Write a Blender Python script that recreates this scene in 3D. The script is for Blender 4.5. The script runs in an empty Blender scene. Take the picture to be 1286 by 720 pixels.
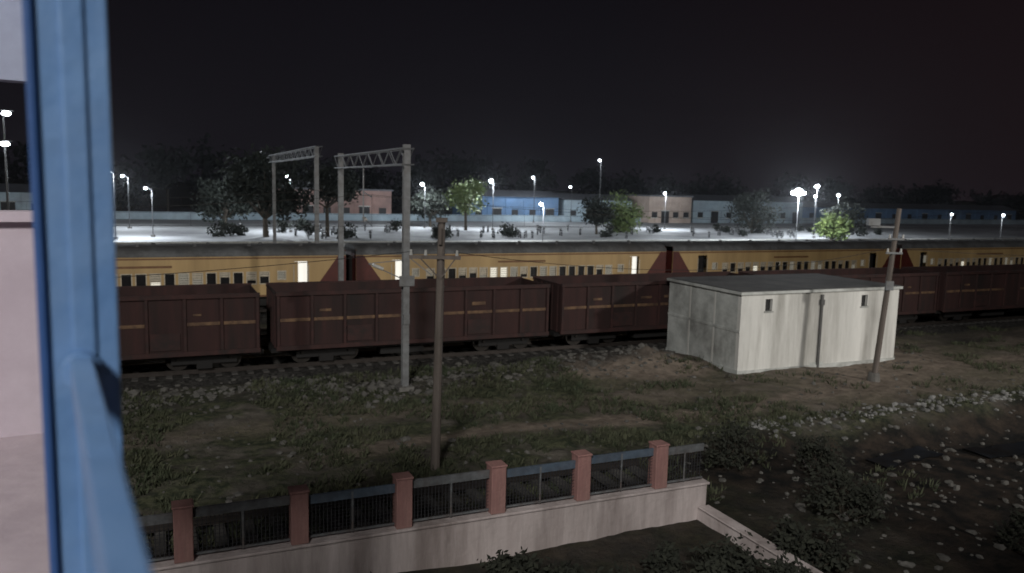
import bpy, math, random
from mathutils import Vector, Matrix, noise, Euler
random.seed(7)
TH=math.radians(24); C=math.cos(TH); S=math.sin(TH)
def W(s,p,z=0): return Vector((s*C-p*S, s*S+p*C, z))
def L(x,y): return (x*C+y*S, -x*S+y*C)
scene=bpy.context.scene
COL=scene.collection

# ---------------------------------------------------------------- materials
def mat(name, a, b=None, scale=3.0, rough=0.85, bump=0.0, metal=0.0, streak=False, dirt=None, dirt_amt=0.5, emit=None, es=0, detail=6, bscale=None):
    m=bpy.data.materials.new(name); m.use_nodes=True
    nt=m.node_tree; N=nt.nodes; K=nt.links; N.clear()
    out=N.new('ShaderNodeOutputMaterial'); P=N.new('ShaderNodeBsdfPrincipled')
    K.new(P.outputs[0],out.inputs[0])
    P.inputs['Roughness'].default_value=rough; P.inputs['Metallic'].default_value=metal
    if b is None: b=tuple(c*0.7 for c in a)
    tc=N.new('ShaderNodeTexCoord'); mp=N.new('ShaderNodeMapping'); K.new(tc.outputs['Object'],mp.inputs[0])
    if streak: mp.inputs['Scale'].default_value=(1,1,0.12)
    nz=N.new('ShaderNodeTexNoise'); nz.inputs['Scale'].default_value=scale; nz.inputs['Detail'].default_value=detail; nz.inputs['Roughness'].default_value=0.65
    K.new(mp.outputs[0],nz.inputs[0])
    r=N.new('ShaderNodeValToRGB'); r.color_ramp.elements[0].position=0.35; r.color_ramp.elements[1].position=0.65
    r.color_ramp.elements[0].color=(*b,1); r.color_ramp.elements[1].color=(*a,1)
    K.new(nz.outputs['Fac'],r.inputs[0]); last=r.outputs[0]
    if dirt:
        n2=N.new('ShaderNodeTexNoise'); n2.inputs['Scale'].default_value=scale*0.31; n2.inputs['Detail'].default_value=8; n2.inputs['Roughness'].default_value=0.7
        K.new(mp.outputs[0],n2.inputs[0])
        r2=N.new('ShaderNodeValToRGB'); r2.color_ramp.elements[0].position=0.45; r2.color_ramp.elements[1].position=0.68
        r2.color_ramp.elements[0].color=(0,0,0,1); r2.color_ramp.elements[1].color=(dirt_amt,)*3+(1,)
        K.new(n2.outputs['Fac'],r2.inputs[0])
        mx=N.new('ShaderNodeMixRGB'); K.new(r2.outputs[0],mx.inputs[0]); K.new(last,mx.inputs[1]); mx.inputs[2].default_value=(*dirt,1); last=mx.outputs[0]
    K.new(last,P.inputs['Base Color'])
    if bump:
        n3=N.new('ShaderNodeTexNoise'); n3.inputs['Scale'].default_value=bscale or scale*4; n3.inputs['Detail'].default_value=6
        K.new(tc.outputs['Object'],n3.inputs[0])
        bp=N.new('ShaderNodeBump'); bp.inputs['Strength'].default_value=bump; bp.inputs['Distance'].default_value=0.05
        K.new(n3.outputs['Fac'],bp.inputs['Height']); K.new(bp.outputs[0],P.inputs['Normal'])
    if emit:
        P.inputs['Emission Color'].default_value=(*emit,1); P.inputs['Emission Strength'].default_value=es
        try: m.cycles.emission_sampling='NONE'
        except Exception: pass
    return m
M={}
M['white_plaster']=mat('white_plaster',(.76,.76,.73),(.60,.60,.575),1.2,.9,.25,streak=True,dirt=(.22,.21,.185),dirt_amt=.85)
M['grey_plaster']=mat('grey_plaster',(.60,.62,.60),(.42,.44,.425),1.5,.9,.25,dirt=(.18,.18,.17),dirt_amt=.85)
M['roof_slab']=mat('roof_slab',(.10,.10,.10),(.055,.055,.057),.9,.9,.3,dirt=(.03,.03,.03))
M['dark_opening']=mat('dark_opening',(.01,.01,.012),None,2,.6)
M['pipe']=mat('pipe_grey',(.10,.10,.10),None,5,.6)
M['pink']=mat('pink_paint',(.44,.24,.215),(.29,.15,.14),4,.85,.3,streak=True,dirt=(.14,.10,.09),dirt_amt=.8)
M['wall_plaster']=mat('boundary_plaster',(.62,.55,.54),(.42,.36,.35),1.6,.9,.4,streak=True,dirt=(.14,.11,.10),dirt_amt=.9)
M['fence_metal']=mat('fence_metal',(.17,.18,.19),(.09,.095,.10),6,.6,.1,dirt=(.10,.06,.045))
M['fence_blue']=mat('fence_blue_strip',(.11,.15,.20),(.06,.085,.12),4,.6,.1,dirt=(.08,.06,.05))
M['fence_dark']=mat('fence_mesh_bars',(.03,.03,.035),None,6,.7)
M['wagon']=mat('wagon_red_oxide',(.044,.016,.0145),(.023,.0095,.009),1.6,.85,.2,streak=True,dirt=(.011,.008,.0075),dirt_amt=.95)
M['wagon_rib']=mat('wagon_rib_oxide',(.05,.018,.016),(.028,.0115,.0105),3,.8,.1,dirt=(.015,.0105,.010),dirt_amt=.95)
M['wagon_dark']=mat('wagon_inner',(.012,.009,.009),None,3,.9)
M['stripe']=mat('wagon_stripe',(.20,.118,.062),(.06,.033,.022),2.0,.75,0,dirt=(.03,.013,.012),dirt_amt=1)
M['underframe']=mat('underframe',(.011,.010,.010),None,3,.8)
M['wheel']=mat('wheel_steel',(.03,.026,.023),None,4,.6,metal=.5)
M['yellow']=mat('coach_yellow',(.50,.345,.16),(.39,.265,.12),1.0,.55,.03,streak=True,dirt=(.25,.17,.08),dirt_amt=.7)
M['maroon']=mat('coach_maroon',(.10,.022,.017),(.07,.016,.013),2,.5,.05)
M['coach_roof']=mat('coach_roof_grey',(.13,.135,.14),(.07,.073,.077),1.4,.75,.15,dirt=(.045,.04,.035),dirt_amt=.7)
M['brown_line']=mat('coach_brown_line',(.20,.10,.045),None,3,.6)
M['win_frame']=mat('window_frame',(.58,.52,.41),None,5,.5,metal=.2)
M['win_dark']=mat('window_dark',(.02,.02,.022),None,2,.25)
M['win_dim']=mat('window_dim',(.2,.19,.16),None,2,.3,emit=(.9,.85,.7),es=.14)
M['win_lit']=mat('window_lit',(.5,.5,.45),None,2,.3,emit=(1,.95,.8),es=.6)
M['door_lit']=mat('door_lit_interior',(.6,.6,.55),None,1,.5,emit=(1,.98,.9),es=.8)
M['galv']=mat('galvanised_steel',(.23,.24,.25),(.15,.155,.16),3,.55,.1,metal=.3,dirt=(.09,.075,.06))
M['lamp_post']=mat('lamp_post_paint',(.05,.052,.055),(.03,.03,.032),3,.6,.1)
M['old_pole']=mat('weathered_pole',(.16,.135,.12),(.09,.075,.065),3,.8,.3,streak=True)
M['ceramic']=mat('ceramic_insulator',(.5,.5,.48),None,6,.3)
M['rail']=mat('rail_steel',(.07,.06,.055),None,5,.5,metal=.6)
M['sleeper']=mat('concrete_sleeper',(.10,.095,.09),(.055,.052,.049),3,.9,.3,dirt=(.03,.028,.026),dirt_amt=.9)
M['concrete']=mat('mast_footing_concrete',(.17,.165,.155),(.11,.105,.098),3,.9,.3)
M['stone']=mat('broken_stone',(.14,.135,.125),(.065,.062,.056),1.3,.9,.4)
M['stone_white']=mat('lime_rubble',(.28,.28,.275),(.09,.09,.085),1.2,.9,.4)
M['blue_paint']=mat('blue_enamel',(.13,.25,.47),(.10,.205,.41),5,.45,.10,dirt=(.20,.30,.46),dirt_amt=.5)
M['blue_shade']=mat('blue_enamel_shaded',(.04,.10,.28),(.03,.08,.22),6,.45,.05)  # shaded copy of the blue enamel, shade put into the colour
M['pinkwhite']=mat('footbridge_wall_paint',(.56,.49,.55),(.47,.40,.46),1.5,.8,.1,dirt=(.34,.28,.32))
M['lavender']=mat('footbridge_fascia_paint',(.36,.40,.53),(.29,.32,.44),1.5,.8,.1,dirt=(.22,.23,.30))
M['deck']=mat('deck_concrete',(.45,.38,.41),(.36,.3,.33),2,.9,.2)
M['platform']=mat('platform_concrete',(.50,.51,.52),(.32,.33,.34),.12,.8,.1,dirt=(.10,.10,.11),dirt_amt=.9)
M['shed_blue']=mat('shed_blue',(.12,.22,.38),(.08,.16,.29),.5,.7,.1,dirt=(.07,.11,.17),dirt_amt=.7)
M['shed_pale']=mat('shed_pale_blue',(.36,.45,.50),(.26,.33,.38),.5,.8,.1,dirt=(.2,.22,.24),dirt_amt=.7)
M['cream']=mat('cream_wall',(.50,.40,.34),(.38,.3,.25),.5,.85,.1,dirt=(.25,.2,.17),dirt_amt=.7)
M['salmon']=mat('salmon_wall',(.36,.23,.20),(.25,.16,.14),.5,.85,.1,dirt=(.16,.11,.1),dirt_amt=.7)
M['shed_roof']=mat('shed_roof',(.1,.105,.12),(.07,.075,.085),.6,.7,.1)
M['tin']=mat('old_tin_sheet',(.030,.036,.048),(.012,.014,.019),1.2,.6,.1,metal=.3,dirt=(.015,.011,.009),dirt_amt=.9)
M['bark']=mat('bark',(.06,.048,.036),None,3,.95,.4)
M['leaf_dark']=mat('foliage_dark',(.014,.019,.013),(.007,.010,.007),1.2,.85)
M['leaf']=mat('foliage_green',(.14,.18,.05),(.06,.095,.03),.8,.7)
M['leaf_bush']=mat('bush_leaves',(.028,.031,.020),(.012,.014,.010),3,.9)
M['leaf_far']=mat('distant_foliage',(.012,.015,.015),(.006,.008,.008),.15,.9)
M['grass']=mat('dry_grass',(.080,.082,.047),(.037,.050,.026),.5,.9)
M['bike']=mat('motorcycle_body',(.03,.03,.04),None,3,.4)
M['tyre']=mat('tyre_rubber',(.015,.015,.015),None,3,.8)
M['lamp_glow']=mat('lamp_lens',(.8,.85,.9),None,1,.3,emit=(.86,.93,1.0),es=14)
M['lamp_glow_hot']=mat('lamp_lens_bright',(.8,.85,.9),None,1,.3,emit=(.88,.95,1.0),es=60)
M['sign']=mat('sign_plate',(.5,.5,.47),None,3,.6)

# ---------------------------------------------------------------- mesh builder
class MB:
    def __init__(s): s.v=[]; s.f=[]; s.mi=[]; s.mats=[]
    def _m(s,k):
        if k not in s.mats: s.mats.append(k)
        return s.mats.index(k)
    def add(s,vs,fs,k):
        b=len(s.v); s.v+=[tuple(v) for v in vs]; i=s._m(k)
        for f in fs: s.f.append(tuple(b+a for a in f)); s.mi.append(i)
    def box(s,x0,x1,y0,y1,z0,z1,k):
        s.add([(x0,y0,z0),(x1,y0,z0),(x1,y1,z0),(x0,y1,z0),(x0,y0,z1),(x1,y0,z1),(x1,y1,z1),(x0,y1,z1)],
              [(0,3,2,1),(4,5,6,7),(0,1,5,4),(1,2,6,5),(2,3,7,6),(3,0,4,7)],k)
    def cyl(s,a,b,r0,r1,k,n=10,cap=True):
        a=Vector(a);b=Vector(b);d=(b-a)
        if d.length<1e-6: return
        d.normalize(); u=d.orthogonal().normalized(); w=d.cross(u)
        vs=[]
        for i in range(n):
            t=2*math.pi*i/n; o=u*math.cos(t)+w*math.sin(t)
            vs.append(a+o*r0)
        for i in range(n):
            t=2*math.pi*i/n; o=u*math.cos(t)+w*math.sin(t)
            vs.append(b+o*r1)
        fs=[(i,(i+1)%n,n+(i+1)%n,n+i) for i in range(n)]
        if cap: fs+=[tuple(range(n-1,-1,-1)),tuple(range(n,2*n))]
        s.add(vs,fs,k)
    def beam(s,a,b,w,k): s.cyl(a,b,w*.7,w*.7,k,4)
    def ball(s,c,r,k,n=8,sz=1.0):
        vs=[];fs=[]; c=Vector(c)
        for j in range(n+1):
            ph=math.pi*j/n
            for i in range(n*2):
                t=math.pi*i/n
                vs.append(c+Vector((math.sin(ph)*math.cos(t)*r,math.sin(ph)*math.sin(t)*r,math.cos(ph)*r*sz)))
        m=n*2
        for j in range(n):
            for i in range(m):
                fs.append((j*m+i,(j+1)*m+i,(j+1)*m+(i+1)%m,j*m+(i+1)%m))
        s.add(vs,fs,k)
    def mesh(s,name,origin=(0,0,0)):
        me=bpy.data.meshes.new(name); o=Vector(origin)
        me.from_pydata([tuple(Vector(v)-o) for v in s.v],[],s.f)
        for k in s.mats: me.materials.append(M[k])
        me.polygons.foreach_set('material_index',s.mi); me.update(); return me
    def obj(s,name,origin=(0,0,0),yard=True,parent=None,bevel=0,smooth=False):
        me=s.mesh(name,origin); ob=bpy.data.objects.new(name,me); COL.objects.link(ob)
        if parent is None:
            if yard: ob.location=W(*origin); ob.rotation_euler=(0,0,TH)
            else: ob.location=origin
        else:
            ob.parent=parent
        if bevel:
            b=ob.modifiers.new('bevel','BEVEL'); b.width=bevel; b.segments=2; b.limit_method='ANGLE'
        if smooth:
            for p in me.polygons: p.use_smooth=True
        return ob
def empty(name,loc,rot=TH):
    e=bpy.data.objects.new(name,None); COL.objects.link(e); e.location=loc; e.rotation_euler=(0,0,rot); e.empty_display_size=.5; return e

# ---------------------------------------------------------------- ground
def smooth(a,b,x):
    t=max(0,min(1,(x-a)/(b-a))); return t*t*(3-2*t)
def gz(s,p):
    z=0
    if -60<s<90 and 2<p<70:
        z+=noise.noise(Vector((s*.25,p*.25,0)))*.16+noise.noise(Vector((s*.9,p*.9,3)))*.08+noise.noise(Vector((s*2.3,p*2.3,9)))*.045
    d=math.hypot((s-20.3)/3.2,(p-30.3)/1.9); z+=.75*math.exp(-d*d*1.3)*(1+.3*noise.noise(Vector((s*1.4,p*1.4,1))))
    d=math.hypot((s-15.5)/3.0,(p-30.9)/1.2); z+=.35*math.exp(-d*d)
    z-=.9*smooth(17,20,s)*(1-smooth(18.8,20.6,p))*smooth(2,8,p)
    for pc,bh in ((35.1,.08),(41.9,.08),(48.6,.30)):
        d=abs(p-pc)
        if d<1.7: z=bh
        elif d<2.6: z=max(z,bh-(d-1.7)*.35)
    return z
def axis(lo,hi,step,far):
    a=[];x=lo
    while x<=hi+1e-6: a.append(x); x+=step
    g=step;y=lo
    pre=[]
    while y>-far: g*=1.35; y-=g; pre.append(y)
    g=step;y=a[-1];post=[]
    while y<far: g*=1.35; y+=g; post.append(y)
    return pre[::-1]+a+post
ax=axis(-22,46,.3,1800); ay=axis(9,52,.3,1800)
nx=len(ax); verts=[];cols=[]
for p in ay:
    for s in ax:
        verts.append((s,p,gz(s,p)))
        n1=noise.noise(Vector((s*.3,p*.3,5))); n2=noise.noise(Vector((s*.12,p*.12,8)))
        bare=0
        pc=22.6+.10*(s-8)+.7*math.sin(s*.22)
        bare=max(bare,(1-smooth(.25,.9,abs(p-pc)+n1*.5))*(smooth(2,7,s)))
        pc=26.2+.5*math.sin(s*.3)
        bare=max(bare,.5*(1-smooth(.3,1.6,abs(p-pc)+n1*.9)))
        bare=max(bare,smooth(15,21,s+n1*3)*smooth(21,22.5,p)*(1-smooth(50,60,s))*(1-smooth(31,33,p))*(.75+n2))
        d=math.hypot((s-20)/4.5,(p-30)/2.6); bare=max(bare,1-smooth(.7,1.2,d+n1*.3))
        ball=1 if any(abs(p-q)<2.6+n1*.8 for q in (35.1,41.9,48.6)) else 0
        if 29.5<p<33: ball=max(ball,.5+n1)
        dark=smooth(11,16,s+n1*4)*(1-smooth(19.6,20.8,p+n1))  # shade over the lower-right ground, painted in through the mask
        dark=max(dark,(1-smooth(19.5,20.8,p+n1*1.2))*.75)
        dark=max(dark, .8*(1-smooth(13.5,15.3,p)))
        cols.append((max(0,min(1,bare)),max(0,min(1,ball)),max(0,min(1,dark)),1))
faces=[(j*nx+i,j*nx+i+1,(j+1)*nx+i+1,(j+1)*nx+i) for j in range(len(ay)-1) for i in range(nx-1)]
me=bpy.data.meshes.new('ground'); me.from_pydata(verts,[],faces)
ca=me.color_attributes.new('soil_shade_mask','FLOAT_COLOR','POINT')
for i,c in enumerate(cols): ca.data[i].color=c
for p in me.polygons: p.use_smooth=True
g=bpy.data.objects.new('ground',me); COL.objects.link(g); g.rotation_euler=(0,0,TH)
m=bpy.data.materials.new('yard_soil'); m.use_nodes=True; nt=m.node_tree; N=nt.nodes; K=nt.links; P=N['Principled BSDF']
P.inputs['Roughness'].default_value=.95; P.inputs['Specular IOR Level'].default_value=.15
tc=N.new('ShaderNodeTexCoord')
def nz(sc,det=8,r=.65):
    n=N.new('ShaderNodeTexNoise'); n.inputs['Scale'].default_value=sc; n.inputs['Detail'].default_value=det; n.inputs['Roughness'].default_value=r; K.new(tc.outputs['Object'],n.inputs[0]); return n
def ramp(src,p0,c0,p1,c1):
    r=N.new('ShaderNodeValToRGB'); e=r.color_ramp.elements; e[0].position=p0;e[1].position=p1;e[0].color=(*c0,1);e[1].color=(*c1,1); K.new(src,r.inputs[0]); return r
def mix(f,a,b):
    x=N.new('ShaderNodeMixRGB'); K.new(f,x.inputs[0]); K.new(a,x.inputs[1]); K.new(b,x.inputs[2]); return x.outputs[0]
at=N.new('ShaderNodeAttribute'); at.attribute_name='soil_shade_mask'; sp=N.new('ShaderNodeSeparateColor'); K.new(at.outputs['Color'],sp.inputs[0])
soil=ramp(nz(1.1).outputs[0],.38,(.070,.064,.055),.62,(.18,.163,.14))
grs=ramp(nz(3.5).outputs[0],.4,(.036,.045,.029),.6,(.11,.116,.07))
gm=ramp(nz(.45,10,.7).outputs[0],.42,(0,0,0),.54,(1,1,1))
base=mix(gm.outputs[0],soil.outputs[0],grs.outputs[0])
sand=ramp(nz(2).outputs[0],.35,(.135,.112,.092),.65,(.28,.232,.19))
base=mix(sp.outputs[0],base,sand.outputs[0])
vo=N.new('ShaderNodeTexVoronoi'); vo.inputs['Scale'].default_value=9; K.new(tc.outputs['Object'],vo.inputs[0])
bl=ramp(vo.outputs['Color'],.1,(.020,.019,.018),.9,(.075,.072,.068))
base=mix(sp.outputs[1],base,bl.outputs[0])
dk=ramp(nz(1.3).outputs[0],.4,(.012,.012,.012),.66,(.050,.038,.030))  # near-black ground tones, carry the painted lower-right shade
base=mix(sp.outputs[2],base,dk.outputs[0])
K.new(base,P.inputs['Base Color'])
bp=N.new('ShaderNodeBump'); bp.inputs['Strength'].default_value=.9; bp.inputs['Distance'].default_value=.12; K.new(nz(5,10,.7).outputs[0],bp.inputs['Height']); K.new(bp.outputs[0],P.inputs['Normal'])
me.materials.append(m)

# ---------------------------------------------------------------- tracks
def track(pc,s0,s1,zb,smat='sleeper'):
    b=MB(); s=s0
    while s<s1:
        b.box(s-.12,s+.12,pc-1.35,pc+1.35,zb,zb+.12,smat); s+=.62
    for q in (-.84,.84):
        b.box(s0,s1,pc+q-.07,pc+q+.07,zb+.12,zb+.15,'rail'); b.box(s0,s1,pc+q-.015,pc+q+.015,zb+.15,zb+.24,'rail'); b.box(s0,s1,pc+q-.035,pc+q+.035,zb+.24,zb+.29,'rail')
    return b.obj('railway_track',(s0,pc,zb))
track(35.1,-50,100,.0); track(41.9,-50,110,.04); track(48.6,-60,130,.29); track(17.9,-20,12.5,.02)

# ---------------------------------------------------------------- goods wagons
def make_wagon(seed):
    rnd=random.Random(seed); Ln=12.5; Wd=3.1; z0,z1=1.32,3.68
    b=MB()
    b.box(0,Ln,0,.05,z0,z1,'wagon'); b.box(0,Ln,Wd-.05,Wd,z0,z1,'wagon')
    b.box(0,.05,.05,Wd-.05,z0,z1,'wagon'); b.box(Ln-.05,Ln,.05,Wd-.05,z0,z1,'wagon')
    b.box(.05,Ln-.05,.05,Wd-.05,z0,z0+.9,'wagon_dark')
    for y in (0,Wd):
        sg=-1 if y==0 else 1
        def yy(a,c): return (min(y+sg*a,y+sg*c),max(y+sg*a,y+sg*c))
        y0,y1=yy(.002,.10)
        b.box(-.04,Ln+.04,y0,y1,z1-.13,z1+.05,'wagon_rib'); b.box(-.04,Ln+.04,y0,y1,z0-.06,z0+.13,'wagon_rib')
        n=9
        for i in range(n+1):
            x=.06+(Ln-.12)*i/n; y0,y1=yy(.001,.085)
            b.box(x-.06,x+.06,y0,y1,z0+.13,z1-.13,'wagon_rib')
        y0,y1=yy(.0,.03)
        for i in range(n):
            if rnd.random()<.85:
                x0=.06+(Ln-.12)*i/n+.063; x1=.06+(Ln-.12)*(i+1)/n-.063
                b.box(x0,x1,y0,y1,2.46,2.60,'stripe')
            if rnd.random()<.3:
                x0=.06+(Ln-.12)*i/n+.3; b.box(x0,x0+rnd.uniform(.3,.7),y0,y1,2.85,2.85+rnd.uniform(.08,.16),'stripe')
        for i in (2,6):
            x0=.06+(Ln-.12)*i/n+.1; y0,y1=yy(.001,.05); b.box(x0,x0+1.1,y0,y1,z0+.2,2.2,'wagon_rib')
    for i in range(5):
        y=.3+i*.6
        b.box(-.07,-.0,y,y+.1,z0,z1-.1,'wagon_rib'); b.box(Ln,Ln+.07,y,y+.1,z0,z1-.1,'wagon_rib')
    u=MB()
    u.box(.1,Ln-.1,.9,2.2,1.0,1.26,'underframe'); u.box(-.2,Ln+.2,.3,2.8,1.12,1.3,'underframe')
    for xb in (2.1,Ln-2.1):
        for y in (.45,Wd-.55):
            u.box(xb-1.25,xb+1.25,y,y+.12,.82,1.08,'underframe')
            u.box(xb-.3,xb+.3,y-.03,y+.15,.62,.95,'underframe')
        for dx in (-1,1):
            u.cyl((xb+dx,.4,1.04),(xb+dx,Wd-.4,1.04),.07,.07,'wheel',8)
            for y in (.65,Wd-.75): u.cyl((xb+dx,y,1.0),(xb+dx,y+.13,1.0),.46,.46,'wheel',20)
    for xx in (-.2,Ln+.2):
        sg=-1 if xx<0 else 1
        u.box(min(xx,xx+sg*.35),max(xx,xx+sg*.35),1.45,1.65,1.05,1.2,'underframe')
    u.box(4.5,6.5,.5,1.2,.75,1.0,'underframe')
    return b.mesh('wagon_body'),u.mesh('wagon_bogies')
wm=[make_wagon(i) for i in range(3)]
for i in range(-2,6):
    s0=4+.35+13.2*i
    e=empty('goods_wagon',W(s0,33.55,-.25))
    for nm,me in zip(('body','bogies'),wm[i%3]):
        o=bpy.data.objects.new(nm,me); COL.objects.link(o); o.parent=e
        if nm=='body':
            bv=o.modifiers.new('b','BEVEL'); bv.width=.012; bv.segments=1

# ---------------------------------------------------------------- coaches
def make_coach(seed,litprob):
    rnd=random.Random(seed); Ln=22.1; Wd=3.25
    z0,ze=1.42,3.75; wz0,wz1=2.18,2.82
    b=MB()
    doors=[(2.2,3.0),(Ln-3.0,Ln-2.2)]
    holes=[(a,c,'d') for a,c in doors]
    holes.append((3.5,3.9,'t')); holes.append((Ln-3.9,Ln-3.5,'t'))
    n=19; x=4.3; st=(Ln-8.6)/n
    for i in range(n): holes.append((x+i*st+.12,x+(i+1)*st-.12,'w'))
    holes.sort()
    for side in (0,1):
        yo=0 if side==0 else Wd-.07
        yi=yo+.07
        glassy=(yo+.09,yo+.12) if side==0 else (yo-.05,yo-.02)
        prev=0
        for a,c,t in holes:
            b.box(prev,a,yo,yi,z0,ze,'yellow'); prev=c
            if t=='d':
                b.box(a,c,yo,yi,3.42,ze,'yellow')
                lit=(a>10) if litprob>=1 else rnd.random()<litprob
                if litprob==2: lit=True
                b.box(a,c,glassy[0]+(.25 if side==0 else -.25),glassy[1]+(.25 if side==0 else -.25),z0,3.42,'door_lit' if lit else 'win_dark')
                b.box(a-.04,a,yo-.03,yo-.002,z0+.3,3.2,'win_frame'); b.box(c,c+.04,yo-.03,yo-.002,z0+.3,3.2,'win_frame')
                b.box(a,c,yo-.25,yo+.02,z0-.35,z0-.3,'underframe')
                if lit: b.box(a,a+.22,yo+.02,yo+.06,z0,3.4,'yellow')
            else:
                zz0,zz1=(wz0,wz1) if t=='w' else (2.4,2.85)
                b.box(a,c,yo,yi,z0,zz0,'yellow'); b.box(a,c,yo,yi,zz1,ze,'yellow')
                r=rnd.random()
                k='win_lit' if r<.16 else ('win_dim' if r<.45 else 'win_dark')
                if t=='t': k='win_dim'
                b.box(a,c,glassy[0],glassy[1],zz0,zz1,k)
                fr=(yo-.02,yo-.002) if side==0 else (yi+.002,yi+.02)
                b.box(a-.05,c+.05,fr[0],fr[1],zz1,zz1+.05,'win_frame'); b.box(a-.05,c+.05,fr[0],fr[1],zz0-.05,zz0,'win_frame')
                b.box(a-.05,a,fr[0],fr[1],zz0,zz1,'win_frame'); b.box(c,c+.05,fr[0],fr[1],zz0,zz1,'win_frame')
                for q in range(1,5):
                    z=zz0+(zz1-zz0)*q/5; b.box(a,c,yo+.03,yo+.042,z-.008,z+.008,'win_dark')
                if rnd.random()<.35: b.box(a,c,yo+.045,yo+.06,zz0+(zz1-zz0)*rnd.choice([.3,.5,.6]),zz1,'win_frame')
        b.box(prev,Ln,yo,yi,z0,ze,'yellow')
        f=(-.012,-.002) if side==0 else (Wd+.002,Wd+.012)
        for (p0,p1) in ((.0,2.15),(3.05,Ln-3.05),(Ln-2.15,Ln)):
            b.box(p0,p1,f[0],f[1],z0,z0+.10,'brown_line')
        b.box(0,Ln,f[0],f[1],3.60,3.68,'brown_line')
        b.box(9.2,12.6,f[0],f[1],3.15,3.27,'brown_line')
        for (xa,xb,xc) in ((0,2.1,.45),(Ln,Ln-2.1,Ln-.45)):
            y=f[0]-.002 if side==0 else f[1]+.002
            q=[(xa,y,z0),(xb,y,z0),(xc,y,3.72),(xa,y,3.72)]
            b.add(q,[(0,1,2,3)],'maroon')
    b.box(.0,.06,.07,Wd-.07,z0,ze+.3,'maroon'); b.box(Ln-.06,Ln,.07,Wd-.07,z0,ze+.3,'maroon')
    b.box(-.28,0,1.0,2.25,z0,3.6,'wagon_dark'); b.box(Ln,Ln+.28,1.0,2.25,z0,3.6,'wagon_dark')
    b.box(0.06,Ln-.06,.07,Wd-.07,z0-.06,z0,'underframe')
    r=MB(); prof=[]
    K_=12
    for i in range(K_+1):
        t=math.pi*i/K_; cx=math.cos(t); sx=math.sin(t)
        prof.append((Wd/2-(Wd/2+.03)*math.copysign(abs(cx)**.75,cx),ze+.55*abs(sx)**.8))
    vs=[(x,y,z) for x in (0,Ln) for y,z in prof]; m=len(prof)
    r.add(vs,[(i,i+1,m+i+1,m+i) for i in range(m-1)]+[tuple(range(m))[::-1],tuple(range(m,2*m)),(0,m,2*m-1,m-1)],'coach_roof')
    for x in [1.5+1.9*i for i in range(11)]:
        for i in range(m-1):
            (ya,za),(yb,zb)=prof[i],prof[i+1]
            r.beam((x,ya,za+.01),(x,yb,zb+.01),.025,'coach_roof')
    for x in [2.2+2.9*i for i in range(7)]:
        r.cyl((x,.9,ze+.45),(x,.9,ze+.62),.14,.1,'coach_roof',8); r.cyl((x+.8,2.3,ze+.45),(x+.8,2.3,ze+.62),.14,.1,'coach_roof',8)
    u=MB()
    for x in (4,8.5,13,16.5): u.box(x,x+1.9,.35,1.3,.85,1.34,'underframe'); u.box(x-.3,x+1.2,1.9,2.9,.85,1.34,'underframe')
    for xb in (3.6,Ln-3.6):
        for y in (.5,Wd-.62): u.box(xb-1.7,xb+1.7,y,y+.12,.9,1.15,'underframe')
        for dx in (-1.3,1.3):
            for y in (.68,Wd-.8): u.cyl((xb+dx,y,1.04),(xb+dx,y+.13,1.04),.46,.46,'wheel',18)
    return (('body',b.mesh('coach_body')),('roof',r.mesh('coach_roof')),('bogies',u.mesh('coach_bogies')))
cm=[make_coach(11,1.0),make_coach(12,2),make_coach(13,.15)]
for j,i in enumerate(range(-3,6)):
    s0=10.4+.3+22.7*i
    e=empty('passenger_coach',W(s0,47.0,0))
    for nm,me in cm[(0,0,0,1,2,2,2,2,2)[j]]:
        o=bpy.data.objects.new(nm,me); COL.objects.link(o); o.parent=e

# ---------------------------------------------------------------- white hut
def building():
    s0,p0=23.27,27.5; LX,LY,H=9.6,5.4,3.55
    e=empty('white_plastered_hut',W(s0,p0,0))
    w=MB(); t=.22
    win=[(1.35,1.75),(7.15,7.55)]
    prev=0
    for a,c in win:
        w.box(prev,a,0,t,-.4,H,'white_plaster'); w.box(a,c,0,t,-.4,2.78,'white_plaster'); w.box(a,c,0,t,3.32,H,'white_plaster'); prev=c
    w.box(prev,LX,0,t,-.4,H,'white_plaster')
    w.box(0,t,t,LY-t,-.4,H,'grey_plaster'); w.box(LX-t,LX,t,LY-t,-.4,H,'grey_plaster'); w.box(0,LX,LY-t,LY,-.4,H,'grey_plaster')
    w.obj('walls',parent=e)
    r=MB(); r.box(-.12,LX+.12,-.12,LY+.12,H,H+.13,'grey_plaster'); r.box(-.05,LX+.05,-.05,LY+.05,H+.13,H+.17,'roof_slab')
    r.obj('roof',parent=e,bevel=.02)
    d=MB()
    for a,c in win:
        d.box(a,c,.15,.2,2.78,3.32,'dark_opening')
        d.box(a-.05,c+.05,-.05,.1,2.72,2.78,'grey_plaster')
        for i in range(3): x=a+(i+1)*.1; d.cyl((x,.06,2.78),(x,.06,3.32),.008,.008,'pipe',5)
    d.box(4.57,4.69,-.09,-.003,0,H-.12,'pipe'); d.box(4.52,4.74,-.12,-.002,2.95,3.2,'pipe'); d.box(4.2,5.0,-.02,-.003,-.3,.25,'grey_plaster')
    d.box(-.03,-.002,0,LY,1.85,1.97,'grey_plaster')
    for y in (1.75,3.6): d.box(-.02,-.002,y,y+.1,-.2,H,'white_plaster')
    d.box(-.06,-.002,-.06,LY,-.4,.18,'grey_plaster')
    d.box(.002,LX,-.06,-.002,-.4,.14,'grey_plaster')
    d.obj('window_and_trim',parent=e)
building()

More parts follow.
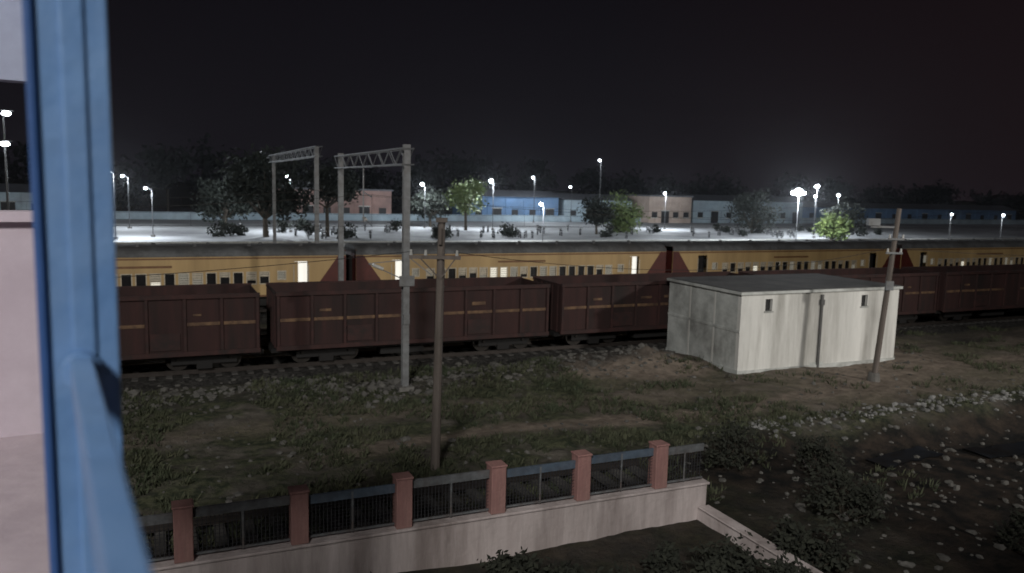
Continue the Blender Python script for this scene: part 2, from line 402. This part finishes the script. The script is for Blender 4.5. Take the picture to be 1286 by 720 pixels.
# ---------------------------------------------------------------- boundary wall + fence
b=MB(); b.box(-8,12.1,15.14,15.50,-.3,.9,'wall_plaster'); b.box(-8,12.16,15.10,15.54,.9,.96,'wall_plaster')
b.box(11.85,12.1,8.5,15.138,-.3,.35,'wall_plaster'); b.box(11.81,12.14,8.5,15.09,.35,.4,'wall_plaster')
b.obj('boundary_wall',(2,15.3,0),bevel=.02)
for k in range(-5,4):
    s=4.46+2.1*k; b=MB()
    b.box(s-.17,s+.17,15.15,15.49,.962,2.0,'pink'); b.box(s-.19,s+.19,15.13,15.51,2.0,2.05,'pink')
    b.obj('wall_pillar',(s,15.3,0),bevel=.02)
for k in range(-5,4):
    s=4.46+2.1*k+.175; e_=s+2.1-.35
    if k==3: e_=12.05
    rnd=random.Random(k); b=MB(); y=15.3
    zt=1.90+rnd.uniform(-.03,.03)
    top='fence_blue' if k in (-1,1,2,-4) else 'fence_metal'
    b.box(s,e_,y-.02,y+.02,zt-.17,zt-.02,top); b.box(s,e_,y-.03,y+.03,zt-.02,zt+.01,top)
    b.box(s,e_,y-.02,y+.02,1.02,1.06,'fence_metal')
    mid=(s+e_)/2; b.box(mid-.02,mid+.02,y-.028,y-.021,1.0,zt,'fence_metal')
    n=int((e_-s)/.075)
    for i in range(1,n):
        x=s+(e_-s)*i/n; b.box(x-.008,x+.008,y-.006,y+.006,1.06,zt-.17,'fence_dark')
    for j in range(1,9):
        z=1.06+(zt-.17-1.06)*j/9; b.box(s,e_,y+.007,y+.011,z-.004,z+.004,'fence_dark')
    b.obj('iron_fence_panel',(s,y,1))

# ---------------------------------------------------------------- masts & poles
def imast(b,s,p,z0,z1,w=.24):
    b.box(s-w/2,s+w/2,p-w/2,p-w/2+.02,z0,z1,'galv'); b.box(s-w/2,s+w/2,p+w/2-.02,p+w/2,z0,z1,'galv'); b.box(s-.012,s+.012,p-w/2+.02,p+w/2-.02,z0,z1,'galv')
    b.box(s-.3,s+.3,p-.3,p+.3,-.2,z0+.12,'concrete')
def truss(b,s,p0,p1,zb,zt,w=.22,step=.9):
    for ds in (-w,w):
        for z in (zb,zt): b.beam((s+ds,p0,z),(s+ds,p1,z),.05,'galv')
        n=int((p1-p0)/step)
        for i in range(n):
            a=p0+(p1-p0)*i/n; c=p0+(p1-p0)*(i+1)/n
            b.beam((s+ds,a,zb if i%2 else zt),(s+ds,c,zt if i%2 else zb),.03,'galv')
            b.beam((s-w,a,zt),(s+w,a,zt),.025,'galv'); b.beam((s-w,a,zb),(s+w,a,zb),.025,'galv')
b=MB(); ms=8.7
imast(b,ms,29.7,0,9.5,.25); imast(b,ms,41.7,0,9.5,.25)
truss(b,ms,29.5,42.2,8.75,9.35)
for pc in (35.1,):
    b.beam((ms,pc+1.6,8.75),(ms,pc+1.6,6.2),.05,'galv'); b.beam((ms,pc+1.6,6.4),(ms,pc-.2,6.1),.035,'galv'); b.beam((ms,pc+1.6,7.6),(ms,pc,7.4),.035,'galv'); b.cyl((ms,pc+1.5,6.4),(ms,pc+1.1,6.33),.08,.08,'ceramic',8)
b.beam((ms,29.7,4.3),(ms-1.5,29.5,5.0),.04,'galv'); b.beam((ms,29.7,5.1),(ms-1.5,29.5,5.0),.03,'galv'); b.cyl((ms-1.35,29.5,4.95),(ms-.95,29.5,4.78),.07,.07,'ceramic',8)
b.beam((ms,29.7,5.3),(ms+1.0,29.5,4.5),.035,'galv')
b.box(ms-.3,ms+.3,29.5,29.54,4.1,4.5,'galv'); b.box(ms-.12,ms+.12,29.5,29.53,2.6,3.0,'galv')
b.obj('overhead_line_portal',(ms,29.7,0))
b=MB(); s2,pa=L(-14.8,60); 
imast(b,s2,pa,0,10.6,.3); imast(b,s2,pa+24,0,10.6,.3); truss(b,s2,pa-1,pa+26,9.9,10.6,.25,1.2)
b.obj('overhead_line_portal',(s2,pa,0))
b=MB(); s3=75; imast(b,s3,44.5,0,9.2,.28)
b.beam((s3,44.5,7.2),(s3,48,6.4),.05,'galv'); b.beam((s3,44.5,5.9),(s3,48,6.2),.05,'galv'); b.obj('overhead_line_mast',(s3,44.5,0))
for pc in (35.1,48.6):
    b=MB()
    for k in range(-2,4):
        sa=ms+k*45; sb=sa+45; prev=None
        for i in range(13):
            t=i/12; z=7.5-1.0*4*t*(1-t); q=(sa+45*t,pc,z)
            if prev: b.cyl(prev,q,.012,.012,'wheel',4,False)
            prev=q
            if i%2==0: b.cyl(q,(q[0],pc,6.1),.006,.006,'wheel',4,False)
        b.cyl((sa,pc,6.1),(sb,pc,6.1),.012,.012,'wheel',4,False)
    b.obj('overhead_wire',(0,pc,6))
b=MB(); base=Vector((-2.05,21.7,-.3)); top=Vector((-1.95,21.7,7.05))
b.cyl(base,top,.14,.10,'old_pole',10)
for z,w in ((6.05,1.0),):
    c=base.lerp(top,(z+.3)/7.35)
    b.box(c.x-w*.85,c.x+w*.55,c.y-.16,c.y-.10,z-.05,z+.05,'old_pole')
    for dx in (-.8,-.4,.45): b.cyl((c.x+dx*w,c.y-.13,z+.05),(c.x+dx*w,c.y-.13,z+.2),.045,.03,'ceramic',8)
    b.beam((c.x-.55,c.y-.13,z-.03),(c.x,c.y-.11,z-.6),.03,'old_pole'); b.beam((c.x+.4,c.y-.13,z-.03),(c.x,c.y-.11,z-.6),.03,'old_pole')
b.box(-2.10,-1.80,21.55,21.83,7.0,7.12,'old_pole')
b.cyl((-1.97,21.55,6.4),(-1.97,21.55,6.85),.05,.05,'old_pole',8)
b.obj('utility_pole',tuple(base),yard=False)
b=MB(); base=Vector((15.9,34.1,-.2)); top=Vector((16.4,34.1,7.5))
b.cyl(base,top,.13,.10,'old_pole',10)
def at_(z): return base.lerp(top,(z+.2)/7.7)
c=at_(6.7); b.box(c.x-1.1,c.x-.05,c.y-.04,c.y+.04,c.z-.04,c.z+.04,'galv'); b.box(c.x-1.25,c.x-.75,c.y-.12,c.y+.12,c.z+.05,c.z+.35,'galv')
for z in (6.2,5.6): 
    c=at_(z); b.box(c.x-.35,c.x+.35,c.y-.16,c.y-.1,c.z-.04,c.z+.04,'galv')
    for dx in (-.28,.28): b.cyl((c.x+dx,c.y-.13,c.z+.04),(c.x+dx,c.y-.13,c.z+.2),.05,.03,'ceramic',8)
c=at_(4.2); b.box(c.x-.16,c.x+.16,c.y-.2,c.y-.12,c.z-.2,c.z+.2,'galv')
b.cyl((15.9,34.1,-.2),(15.9,34.1,.35),.3,.22,'concrete',10)
b.obj('utility_pole',tuple(base),yard=False)
b=MB()
def wire(a,c,sag):
    prev=None
    for i in range(17):
        t=i/16; q=Vector(a).lerp(Vector(c),t); q.z-=sag*4*t*(1-t)
        if prev is not None: b.cyl(prev,q,.011,.011,'underframe',4,False)
        prev=q
wire((-2.7,21.6,6.2),(-30,9,6.4),.8); wire((-1.6,21.6,6.2),(16.0,34,5.8),.7)
wire((16.5,34,5.8),(48,47,6),.6)
b.obj('service_wire',(0,0,0),yard=False)

# ---------------------------------------------------------------- rubble and grass
def rocks(name,items,k):
    b=MB(); rnd=random.Random(3)
    ico=[(0,0,1),(.9,0,.4),(.28,.85,.4),(-.72,.53,.4),(-.72,-.53,.4),(.28,-.85,.4),(.72,.53,-.4),(-.28,.85,-.4),(-.9,0,-.4),(-.28,-.85,-.4),(.72,-.53,-.4),(0,0,-1)]
    fs=[(0,1,2),(0,2,3),(0,3,4),(0,4,5),(0,5,1),(1,6,2),(2,7,3),(3,8,4),(4,9,5),(5,10,1),(2,6,7),(3,7,8),(4,8,9),(5,9,10),(1,10,6),(6,11,7),(7,11,8),(8,11,9),(9,11,10),(10,11,6)]
    for s,p,r in items:
        z=gz(s,p)+r*.2; sx,sy,sz=[rnd.uniform(.6,1.3) for _ in range(3)]; a=rnd.uniform(0,6.3)
        vs=[]
        for v in ico:
            q=rnd.uniform(.75,1.2)*r; x=v[0]*sx*q;y=v[1]*sy*q
            vs.append((s+x*math.cos(a)-y*math.sin(a),p+x*math.sin(a)+y*math.cos(a),z+v[2]*sz*.6*q))
        b.add(vs,fs,k)
    return b.obj(name,(items[0][0],items[0][1],0))
rnd=random.Random(5)
rocks('rubble',[(rnd.uniform(18,42),20.9+rnd.gauss(0,.4),rnd.uniform(.03,.16)) for _ in range(460)],'stone_white')
it=[]
for _ in range(1700):
    s=rnd.uniform(-20,22); p=31.0+rnd.gauss(0,1.0)+.5*math.sin(s*.6)
    if p<33.3: it.append((s,p,abs(rnd.gauss(0,.08))+.03))
for _ in range(1100): it.append((rnd.uniform(-18,36),rnd.uniform(19.5,31),abs(rnd.gauss(0,.05))+.025))
for _ in range(500): it.append((rnd.uniform(13,34),rnd.uniform(11,20),abs(rnd.gauss(0,.06))+.03))
rocks('loose_stone',[i for i in it if not(23<i[0]<33.2 and i[1]>27.2)],'stone')
def tufts(name,n,fn,k,hh=(.06,.25)):
    b=MB(); rnd=random.Random(9); vs=[];fs=[]
    for _ in range(n):
        s,p,dens=fn(rnd)
        if dens is None: continue
        z=gz(s,p)
        for _ in range(rnd.randint(4,9)):
            a=rnd.uniform(0,6.28); h=rnd.uniform(*hh); w=rnd.uniform(.012,.03); o=rnd.uniform(0,.12); l=rnd.uniform(.03,.2)
            x=s+math.cos(a)*o;y=p+math.sin(a)*o
            px,py=-math.sin(a)*w,math.cos(a)*w; i=len(vs)
            vs+= [(x-px,y-py,z-.02),(x+px,y+py,z-.02),(x+px*.6+math.cos(a)*l*.5,y+py*.6+math.sin(a)*l*.5,z+h*.65),(x+math.cos(a)*l,y+math.sin(a)*l,z+h)]
            fs+=[(i,i+1,i+2),(i,i+2,i+3)]
    b.add(vs,fs,k); return b.obj(name,(0,25,0))
def gfn(r):
    s=r.uniform(-20,22); p=r.uniform(15.8,32.5)
    n=noise.noise(Vector((s*.3,p*.45,5)))+.5*noise.noise(Vector((s*1.1,p*1.1,2)))
    if n<-.06: return s,p,None
    if s>16 and p>27: return s,p,None
    if s>14 and p<20.5 and r.random()<.75: return s,p,None
    return s,p,1
tufts('grass',13000,gfn,'grass')
def gfn2(r):
    s=r.uniform(20,60); p=r.uniform(20.5,33)
    if 23<s<33.2 and p>27: return s,p,None
    n=noise.noise(Vector((s*.4,p*.5,5)))
    return (s,p,None) if n<.1 else (s,p,1)
tufts('grass',4000,gfn2,'grass')

# ---------------------------------------------------------------- foliage
def foliage(b,cx,cy,cz,rx,rz,n,ls,k,rnd,clumps=14,spread=.33,lim=9):
    cl=[]
    for _ in range(clumps):
        while True:
            v=Vector((rnd.uniform(-1,1),rnd.uniform(-1,1),rnd.uniform(-1,1)))
            if .3<v.length<1: break
        cl.append((v,rnd.uniform(.6,1.25)))
    vs=[];fs=[]
    for _ in range(n):
        v,sc=rnd.choice(cl)
        o=Vector((rnd.gauss(0,spread),rnd.gauss(0,spread),rnd.gauss(0,spread*.8)))*sc*.8
        q=v*.8+o
        if q.length>lim: continue
        q=Vector((cx+q.x*rx,cy+q.y*rx,cz+q.z*rz))
        a=Vector((rnd.uniform(-1,1),rnd.uniform(-1,1),rnd.uniform(-1,1))).normalized(); c=a.orthogonal().normalized()
        l=ls*rnd.uniform(.6,1.4); i=len(vs)
        vs+=[q-a*l,q+c*l*.45,q+a*l,q-c*l*.45]; fs.append((i,i+1,i+2,i+3))
    b.add(vs,fs,k); return [(cx+v.x*rx*.8,cy+v.y*rx*.8,cz+v.z*rz*.8) for v,_ in cl]
def tree(name,x,y,h,r,k,seed,n=1800,ls=.28,z0=0,lim=1.25):
    rnd=random.Random(seed); b=MB(); rz=r*.85; cz=z0+h-rz
    cl=foliage(b,x,y,cz,r,rz,n,ls,k,rnd,18,lim=lim)
    t=(x+rnd.uniform(-.2,.2),y,z0+max(1.2,h-2*rz)+.3)
    b.cyl((x,y,z0-.3),t,r*.075+.05,r*.05+.03,'bark',8)
    for c in cl[:9]: b.cyl(t,c,r*.035+.015,.02,'bark',6)
    b.obj(name,(x,y,z0),yard=False)
tree('unseen_shade_tree',-7.5,126,9.3,3.3,'leaf',1,2200)
tree('unseen_shade_tree',17.5,131,7.4,3.9,'leaf',2,2400)
tree('unseen_shade_tree',46.5,117,5.4,2.5,'leaf',3)
tree('unseen_shade_tree',-31,100,12.0,5.3,'leaf_dark',4,3400,.35)
tree('unseen_shade_tree',-24,103,10.5,3.6,'leaf_dark',5,2200,.3)
tree('unseen_shade_tree',-42,116,9,4.2,'leaf_dark',6,2600,.3)
tree('unseen_shade_tree',42,140,8.5,4.5,'leaf_dark',7,2400,.3)
tree('unseen_shade_tree',13,124,7.0,2.6,'leaf_dark',8,1500,.3)
tree('unseen_shade_tree',53,128,7.5,3.2,'leaf_dark',9,1600,.3)
tree('unseen_shade_tree',-14,135,8,3.4,'leaf_dark',10,1600,.3)
tree('unseen_shade_tree',9.0,-1.0,13.2,4.6,'leaf_dark',12,5200,.2,z0=-.2,lim=1.1)  # unseen tree added beside the camera to shade the lower right
def bush(x,y,r,seed,k='leaf_bush',n=900,ls=.06,zz=None):
    rnd=random.Random(seed); b=MB(); s,p=L(x,y); z=gz(s,p) if zz is None else zz
    cl=foliage(b,x,y,z+r*.7,r,r*.8,n,ls,k,rnd,12)
    for c in cl: b.cyl((x,y,z-.1),c,.02,.006,'bark',5)
    b.obj('bush',(x,y,z),yard=False)
for i,(x,y,r,n) in enumerate([(.25,15.1,.62,1100),(-2.7,14.3,.38,500),(3.3,15.8,.5,600),(4.6,15.6,.7,900),(2.2,14.6,.45,600),(6.6,16.3,.8,1100),(8.4,19.0,.9,1100),(9.0,22.5,.8,1000),(12.5,18.0,.9,1100),(5.5,14.6,.7,900),(6.4,22.6,.9,1000),(1.3,15.2,.35,400)]):
    bush(x,y,r,20+i,n=n,ls=.07)
b=MB(); rnd=random.Random(77)
for i in range(64):
    s=-190+i*9.5+rnd.uniform(-3,3); p=205+rnd.uniform(-14,20); q=W(s,p)
    h=rnd.uniform(11,17)*(1.15 if i<32 else .9)
    r=rnd.uniform(6,9)
    foliage(b,q.x,q.y,h-r*.8,r,r*.85,600,.8,'leaf_far',rnd,16,.3,lim=1.2)
    b.cyl((q.x,q.y,-.3),(q.x,q.y,h-r),.35,.2,'bark',6)
b.obj('distant_trees',(0,200,0),yard=False)

# ---------------------------------------------------------------- far platform and buildings
b=MB(); b.box(-60,260,96,149,-.2,1.0,'platform'); b.box(-60,260,95.7,96,.85,1.03,'sign'); b.obj('station_platform',(0,120,0))
def shed(name,s0,s1,p,h,d,wall,bays,gable=True,base=1.0):
    e=empty(name,W(s0,p,base)); w=MB(); Ln=s1-s0; hh=h-base
    w.box(0,Ln,0,d,0,hh,wall); w.obj('walls',parent=e)
    r=MB()
    if gable:
        v=[(-.5,-.6,hh),(Ln+.5,-.6,hh),(Ln+.5,d+.6,hh),(-.5,d+.6,hh),(-.5,d/2,hh+1.3),(Ln+.5,d/2,hh+1.3)]
        r.add(v,[(0,1,5,4),(2,3,4,5),(0,4,3),(1,2,5),(0,3,2,1)],'shed_roof')
    else: r.box(-.3,Ln+.3,-.4,d+.4,hh,hh+.3,'shed_roof')
    r.obj('roof',parent=e)
    o=MB(); n=bays
    for i in range(n):
        x=Ln*(i+.5)/n
        if i%3==1:
            o.box(x-1.0,x+1.0,-.06,-.003,0,min(2.6,hh-.6),'dark_opening'); o.box(x-1.15,x+1.15,-.1,-.062,min(2.6,hh-.6),min(2.6,hh-.6)+.15,'sign')
        else:
            o.box(x-.7,x+.7,-.06,-.003,1.2,2.4,'dark_opening'); o.box(x-.8,x+.8,-.12,-.004,1.05,1.2,'sign')
        o.box(Ln*i/n-.12,Ln*i/n+.12,-.1,-.002,0,hh-.05,wall)
    o.obj('openings',parent=e)
shed('salmon_station_building',20,41,150,6.6,8,'salmon',6,False)
shed('blue_shed',57,77,150,6.0,10,'shed_blue',5)
shed('pale_blue_shed',78.5,95,150,5.6,9,'shed_pale',4)
shed('cream_station_building',97,108,146,6.7,9,'cream',4,False)
shed('pale_blue_shed',110,142,148,6.0,9,'shed_pale',8)
shed('pale_blue_shed',146,226,152,4.8,9,'shed_blue',14)
shed('small_station_building',-40,-12,150,5.2,8,'shed_pale',7)
b=MB(); b.box(-60,260,149.2,149.45,1.0,2.3,'shed_pale'); b.obj('platform_wall',(0,149.3,1))

def bikemesh():
    b=MB()
    for x in (-.65,.65):
        n=14
        for i in range(n):
            a=2*math.pi*i/n;c=2*math.pi*(i+1)/n
            b.cyl((x+.28*math.cos(a),0,.3+.28*math.sin(a)),(x+.28*math.cos(c),0,.3+.28*math.sin(c)),.05,.05,'tyre',6,False)
        for i in range(5):
            a=2*math.pi*i/5; b.cyl((x,0,.3),(x+.27*math.cos(a),0,.3+.27*math.sin(a)),.015,.015,'galv',4)
    b.cyl((.65,0,.3),(.4,0,1.0),.03,.03,'galv',6); b.cyl((.4,-.32,1.05),(.4,.32,1.05),.02,.02,'tyre',6)
    b.ball((.15,0,.82),.2,'bike',6,.7); b.box(-.75,0,-.12,.12,.72,.82,'tyre'); b.ball((.52,0,.92),.11,'sign',6)
    b.box(-.15,.25,-.14,.14,.28,.6,'galv'); b.cyl((-.65,0,.3),(0,0,.45),.03,.03,'bike',6); b.cyl((-.65,0,.3),(-.5,0,.75),.025,.025,'bike',6)
    b.cyl((-.8,.15,.3),(.1,.15,.3),.04,.03,'galv',6)
    return b.mesh('motorcycle')
bk=bikemesh(); rnd=random.Random(31)
for i in range(60):
    s=rnd.choice([rnd.uniform(6,48),rnd.uniform(40,100)]); p=rnd.uniform(98,118)
    o=bpy.data.objects.new('parked_motorcycle',bk); COL.objects.link(o); o.location=W(s,p,1.0); o.rotation_euler=(0,0,TH+1.2+rnd.uniform(-.3,.3))
for i in range(34):
    s=rnd.uniform(0,130);p=rnd.uniform(99,118); q=W(s,p)
    bush(q.x,q.y,rnd.uniform(.6,1.5),60+i,'leaf_dark',260,.22,zz=1.0)

# ---------------------------------------------------------------- lamps
def lamp(x,y,h,power,r=.22,hot=False,base=1.0,arm=1.2,color=(.86,.93,1.0)):
    b=MB()
    b.cyl((x,y,base-.3),(x,y,h-.1),.06,.035,'lamp_post',8)
    b.cyl((x,y,h-.1),(x-.3*arm,y-arm*.6,h+.25),.035,.03,'lamp_post',6)
    lx,ly=x-.3*arm,y-arm*.6
    b.box(lx-.18,lx+.18,ly-.4,ly+.25,h+r*.8+.08,h+r*.8+.16,'lamp_post')
    b.ball((lx,ly-.1,h+.08),r,'lamp_glow_hot' if hot else 'lamp_glow',8,.8)
    if r>.5:
        for dx in (-.75,.75): b.ball((lx+dx,ly-.05,h-.05),r*.45,'lamp_glow_hot',6,.8)
        b.box(lx-1.0,lx+1.0,ly-.05,ly+.05,h+r*.6,h+r*.6+.08,'lamp_post')
    b.box(x-.2,x+.2,y-.2,y+.2,base-.2,base+.25,'concrete')
    ob=b.obj('street_lamp',(x,y,base),yard=False)
    if power:
        l=bpy.data.lights.new('lamp_light','POINT'); l.energy=power; l.color=color; l.shadow_soft_size=.2
        o=bpy.data.objects.new('light',l); COL.objects.link(o); o.parent=ob; o.location=(lx-x,ly-.1-y,h-r-.25-base)
LP=[(-45,90,8.5,4000,.2,0),(-53,110,8.1,3000,.2,0),(-43,95,6.7,2500,.18,0),(-31,111,8.7,6000,.3,1),(-14.5,130,8,5000,.28,1),(-3.4,130,8.8,6000,.32,1),
 (4,160,9.9,2500,.26,0),(3.7,100,5.9,4500,.2,1),(12,168,8.2,0,.26,0),(16,150,13.2,900,.26,0),(27.6,146,7.5,6000,.26,0),(39,110,8.2,17000,.58,1),
 (49,130,9.2,4500,.34,1),(52.6,140,7.6,2500,.28,0),(60.6,150,7.9,2500,.3,0),(71,130,5.3,1000,.2,0),(72,118,5.6,1000,.2,0)]
for x,y,h,pw,r,hot in LP: lamp(x,y,h,pw,r,bool(hot))
b=MB(); b.cyl((-38,60,-.3),(-38,60,12.6),.12,.07,'lamp_post',8)
for z,dx in ((12.4,.6),(10.2,.4)):
    b.cyl((-38,60,z),(-38+dx,59.6,z),.05,.05,'lamp_post',6); b.box(-38+dx-.35,-38+dx+.35,59.2,59.8,z+.2,z+.3,'lamp_post'); b.ball((-38+dx,59.4,z+.02),.3,'lamp_glow_hot',6,.5)
b.obj('floodlight_mast',(-38,60,0),yard=False)
def flood(x,y,z,energy,target,spot=None,size=1.2,color=(1,.95,.88),blend=.6):
    b=MB(); b.cyl((x,y,-.5),(x,y,z),.35,.16,'galv',12); b.box(x-1.6,x+1.6,y-.15,y+.15,z,z+.25,'galv')
    for dx in (-1.2,0,1.2):
        b.box(x+dx-.4,x+dx+.4,y-.15,y+.15,z+.3,z+.9,'galv')
    ob=b.obj('floodlight_mast',(x,y,0),yard=False)
    l=bpy.data.lights.new('flood','SPOT'); l.energy=energy; l.color=color; l.shadow_soft_size=size
    l.spot_size=math.radians(spot or 110); l.spot_blend=blend
    o=bpy.data.objects.new('floodlight_beam',l); COL.objects.link(o); o.parent=ob
    d=(Vector(target)-Vector((x,y,z+1.8))); o.location=(0,(1.0 if d.y>0 else -1.0)+size*.2,z+1.5+size*.5); o.rotation_euler=d.to_track_quat('-Z','Y').to_euler()
flood(-7,-45,36,120000,(4,36,1),90,5.0,(1,.97,.92))
flood(56,2,15,52000,(7,40,1.5),44,1.2,(1,.95,.88),.9)

# ---------------------------------------------------------------- footbridge parts (near camera)
PC=Vector((-.838,1.52,0))
n_=Vector((.508,-.861,0)).normalized(); t_=Vector((-n_.y,n_.x,0))
def fb(a,c,z):
    q=PC+n_*a+t_*c; return (q.x,q.y,z)
def fbox(b,a0,a1,c0,c1,z0,z1,k):
    vs=[fb(a0,c0,z0),fb(a1,c0,z0),fb(a1,c1,z0),fb(a0,c1,z0),fb(a0,c0,z1),fb(a1,c0,z1),fb(a1,c1,z1),fb(a0,c1,z1)]
    b.add(vs,[(0,3,2,1),(4,5,6,7),(0,1,5,4),(1,2,6,5),(2,3,7,6),(3,0,4,7)],k)
b=MB()
fbox(b,-.05,0,-.05,.070,6.4,10.8,'blue_paint'); fbox(b,-.05,.012,-.068,-.052,6.4,10.8,'blue_shade'); fbox(b,-.1,-.052,-.06,.060,6.4,10.8,'blue_shade'); fbox(b,-.002,.008,-.012,.03,6.4,10.8,'blue_paint')
b.obj('footbridge_post',tuple(PC+Vector((0,0,6.5))),yard=False,bevel=.006)
b=MB(); fbox(b,.014,2.9,-.018,.018,7.60,7.66,'blue_paint'); fbox(b,.014,2.9,.0182,.022,7.602,7.645,'blue_shade'); fbox(b,.014,2.9,-.015,.015,7.15,7.19,'blue_paint'); fbox(b,.014,2.9,-.015,.015,6.75,6.79,'blue_paint')  # dark strip paints shade onto the rail's side face
b.cyl(fb(.005,0,7.63),fb(.05,0,7.63),.036,.036,'blue_paint',16)
b.obj('footbridge_handrail',tuple(PC+Vector((0,0,7.6))),yard=False,bevel=.003)
b=MB(); fbox(b,-3.9,3,-4.5,-.06,6.2,6.4,'deck'); b.obj('footbridge_deck',(-3,3,6.2),yard=False)
b=MB(); fbox(b,-4.05,-3.9,-4.5,.07,6.4,7.72,'pinkwhite'); fbox(b,-4.1,-3.85,-4.5,.07,7.72,7.78,'pinkwhite'); b.obj('footbridge_parapet',(-3,5,6.4),yard=False)
b=MB(); fbox(b,-4.05,-3.9,-4.5,.07,8.55,10.8,'lavender'); fbox(b,-4.3,-2.2,-4.5,0,10.8,10.9,'shed_roof')
fbox(b,-2.6,-2.5,-2.2,-1.0,10.66,10.78,'galv'); fbox(b,-2.58,-2.52,-2.15,-1.05,10.6,10.655,'lamp_glow')
cn=b.obj('footbridge_canopy',(-3,5,8.6),yard=False)
l=bpy.data.lights.new('tube','POINT'); l.energy=34; l.color=(.95,.93,1); l.shadow_soft_size=.3; o=bpy.data.objects.new('tube_light',l); COL.objects.link(o); o.parent=cn
q=fb(-2.4,-1.6,10.2); o.location=(q[0]+3,q[1]-5,q[2]-8.6)
b=MB(); fbox(b,-3.9,-3.5,-.6,-.2,-.3,6.2,'deck'); fbox(b,-3.9,-3.5,-4.3,-3.9,-.3,6.2,'deck'); b.obj('footbridge_pier',(-3,4,0),yard=False)

# ---------------------------------------------------------------- old corrugated sheets lying on the bank
def tin(s0,s1,p0,p1,rot=0):
    b=MB(); vs=[];fs=[]; n=60
    cx,cy=(s0+s1)/2,(p0+p1)/2
    ws=[0,.33,.66,1]
    for i in range(n+1):
        s=s0+(s1-s0)*i/n; dz=.03*math.cos(i*math.pi)
        for t in ws:
            p=p0+(p1-p0)*t; x,y=s-cx,p-cy; X=cx+x*math.cos(rot)-y*math.sin(rot); Y=cy+x*math.sin(rot)+y*math.cos(rot)
            vs.append((X,Y,gz(X,Y)+.06+dz))
    for i in range(n):
        for j in range(3): fs.append((4*i+j,4*i+4+j,4*i+5+j,4*i+1+j))
    b.add(vs,fs,'tin'); b.obj('corrugated_sheet',(cx,cy,0))
tin(21.5,24.5,18.0,18.9,.1); tin(26,29.5,17.4,18.5,-.05)

# ---------------------------------------------------------------- thin smoky night air over the station
b=MB(); b.box(-230,330,54,235,.0,34,'dark_opening'); hz=b.obj('haze',(0,120,8)); hm=bpy.data.materials.new('haze'); hm.use_nodes=True; nt=hm.node_tree; nt.nodes.clear()
o_=nt.nodes.new('ShaderNodeOutputMaterial'); v_=nt.nodes.new('ShaderNodeVolumeScatter'); v_.inputs['Density'].default_value=.00013; v_.inputs['Anisotropy'].default_value=.7; v_.inputs['Color'].default_value=(.9,.93,1,1); nt.links.new(v_.outputs[0],o_.inputs[1])
hz.data.materials.clear(); hz.data.materials.append(hm)

# ---------------------------------------------------------------- world, sun, camera
w=bpy.data.worlds.new('World'); scene.world=w; w.use_nodes=True; nt=w.node_tree; N=nt.nodes; K=nt.links
bg=N['Background']; sky=N.new('ShaderNodeTexSky'); sky.sky_type='NISHITA'; sky.sun_disc=False; sky.sun_elevation=math.radians(2); sky.sun_rotation=math.radians(190)
tc=N.new('ShaderNodeTexCoord'); sx=N.new('ShaderNodeSeparateXYZ'); K.new(tc.outputs['Generated'],sx.inputs[0])
r=N.new('ShaderNodeValToRGB'); e=r.color_ramp.elements; e[0].position=.0; e[0].color=(.0068,.0060,.0085,1); e[1].position=.35; e[1].color=(.0034,.0026,.0040,1); K.new(sx.outputs[2],r.inputs[0])
r2=N.new('ShaderNodeValToRGB'); e=r2.color_ramp.elements; e[0].position=.1; e[0].color=(0,0,0,1); e[1].position=.75; e[1].color=(.0048,.0012,.0002,1); K.new(sx.outputs[0],r2.inputs[0])
ad=N.new('ShaderNodeMixRGB'); ad.blend_type='ADD'; ad.inputs[0].default_value=1; K.new(r.outputs[0],ad.inputs[1]); K.new(r2.outputs[0],ad.inputs[2])
sc_=N.new('ShaderNodeMixRGB'); sc_.blend_type='ADD'; sc_.inputs[0].default_value=.0002; K.new(ad.outputs[0],sc_.inputs[1]); K.new(sky.outputs[0],sc_.inputs[2])
K.new(sc_.outputs[0],bg.inputs[0]); bg.inputs[1].default_value=1.0
sl=bpy.data.lights.new('moon','SUN'); sl.energy=.04; sl.angle=math.radians(3); sl.color=(.8,.88,1); so=bpy.data.objects.new('moon',sl); COL.objects.link(so); so.rotation_euler=(math.radians(50),0,math.radians(-20))
cam=bpy.data.cameras.new('camera'); co=bpy.data.objects.new('camera',cam); COL.objects.link(co); scene.camera=co
cam.sensor_width=36; cam.lens=28; cam.clip_end=4000; cam.clip_start=.02
pt=math.atan(.125); F=Vector((0,math.cos(pt),-math.sin(pt))); U=Vector((0,math.sin(pt),math.cos(pt))); R=Vector((1,0,0)); k=.025
Rc=(R+k*U).normalized(); Uc=(U-k*R).normalized()
mt=Matrix(((Rc.x,Uc.x,-F.x,0),(Rc.y,Uc.y,-F.y,0),(Rc.z,Uc.z,-F.z,8),(0,0,0,1))); co.matrix_world=mt
cam.dof.use_dof=True; cam.dof.focus_distance=8; cam.dof.aperture_fstop=1.8
scene.view_settings.view_transform='Standard'; scene.view_settings.look='None'; scene.view_settings.exposure=0
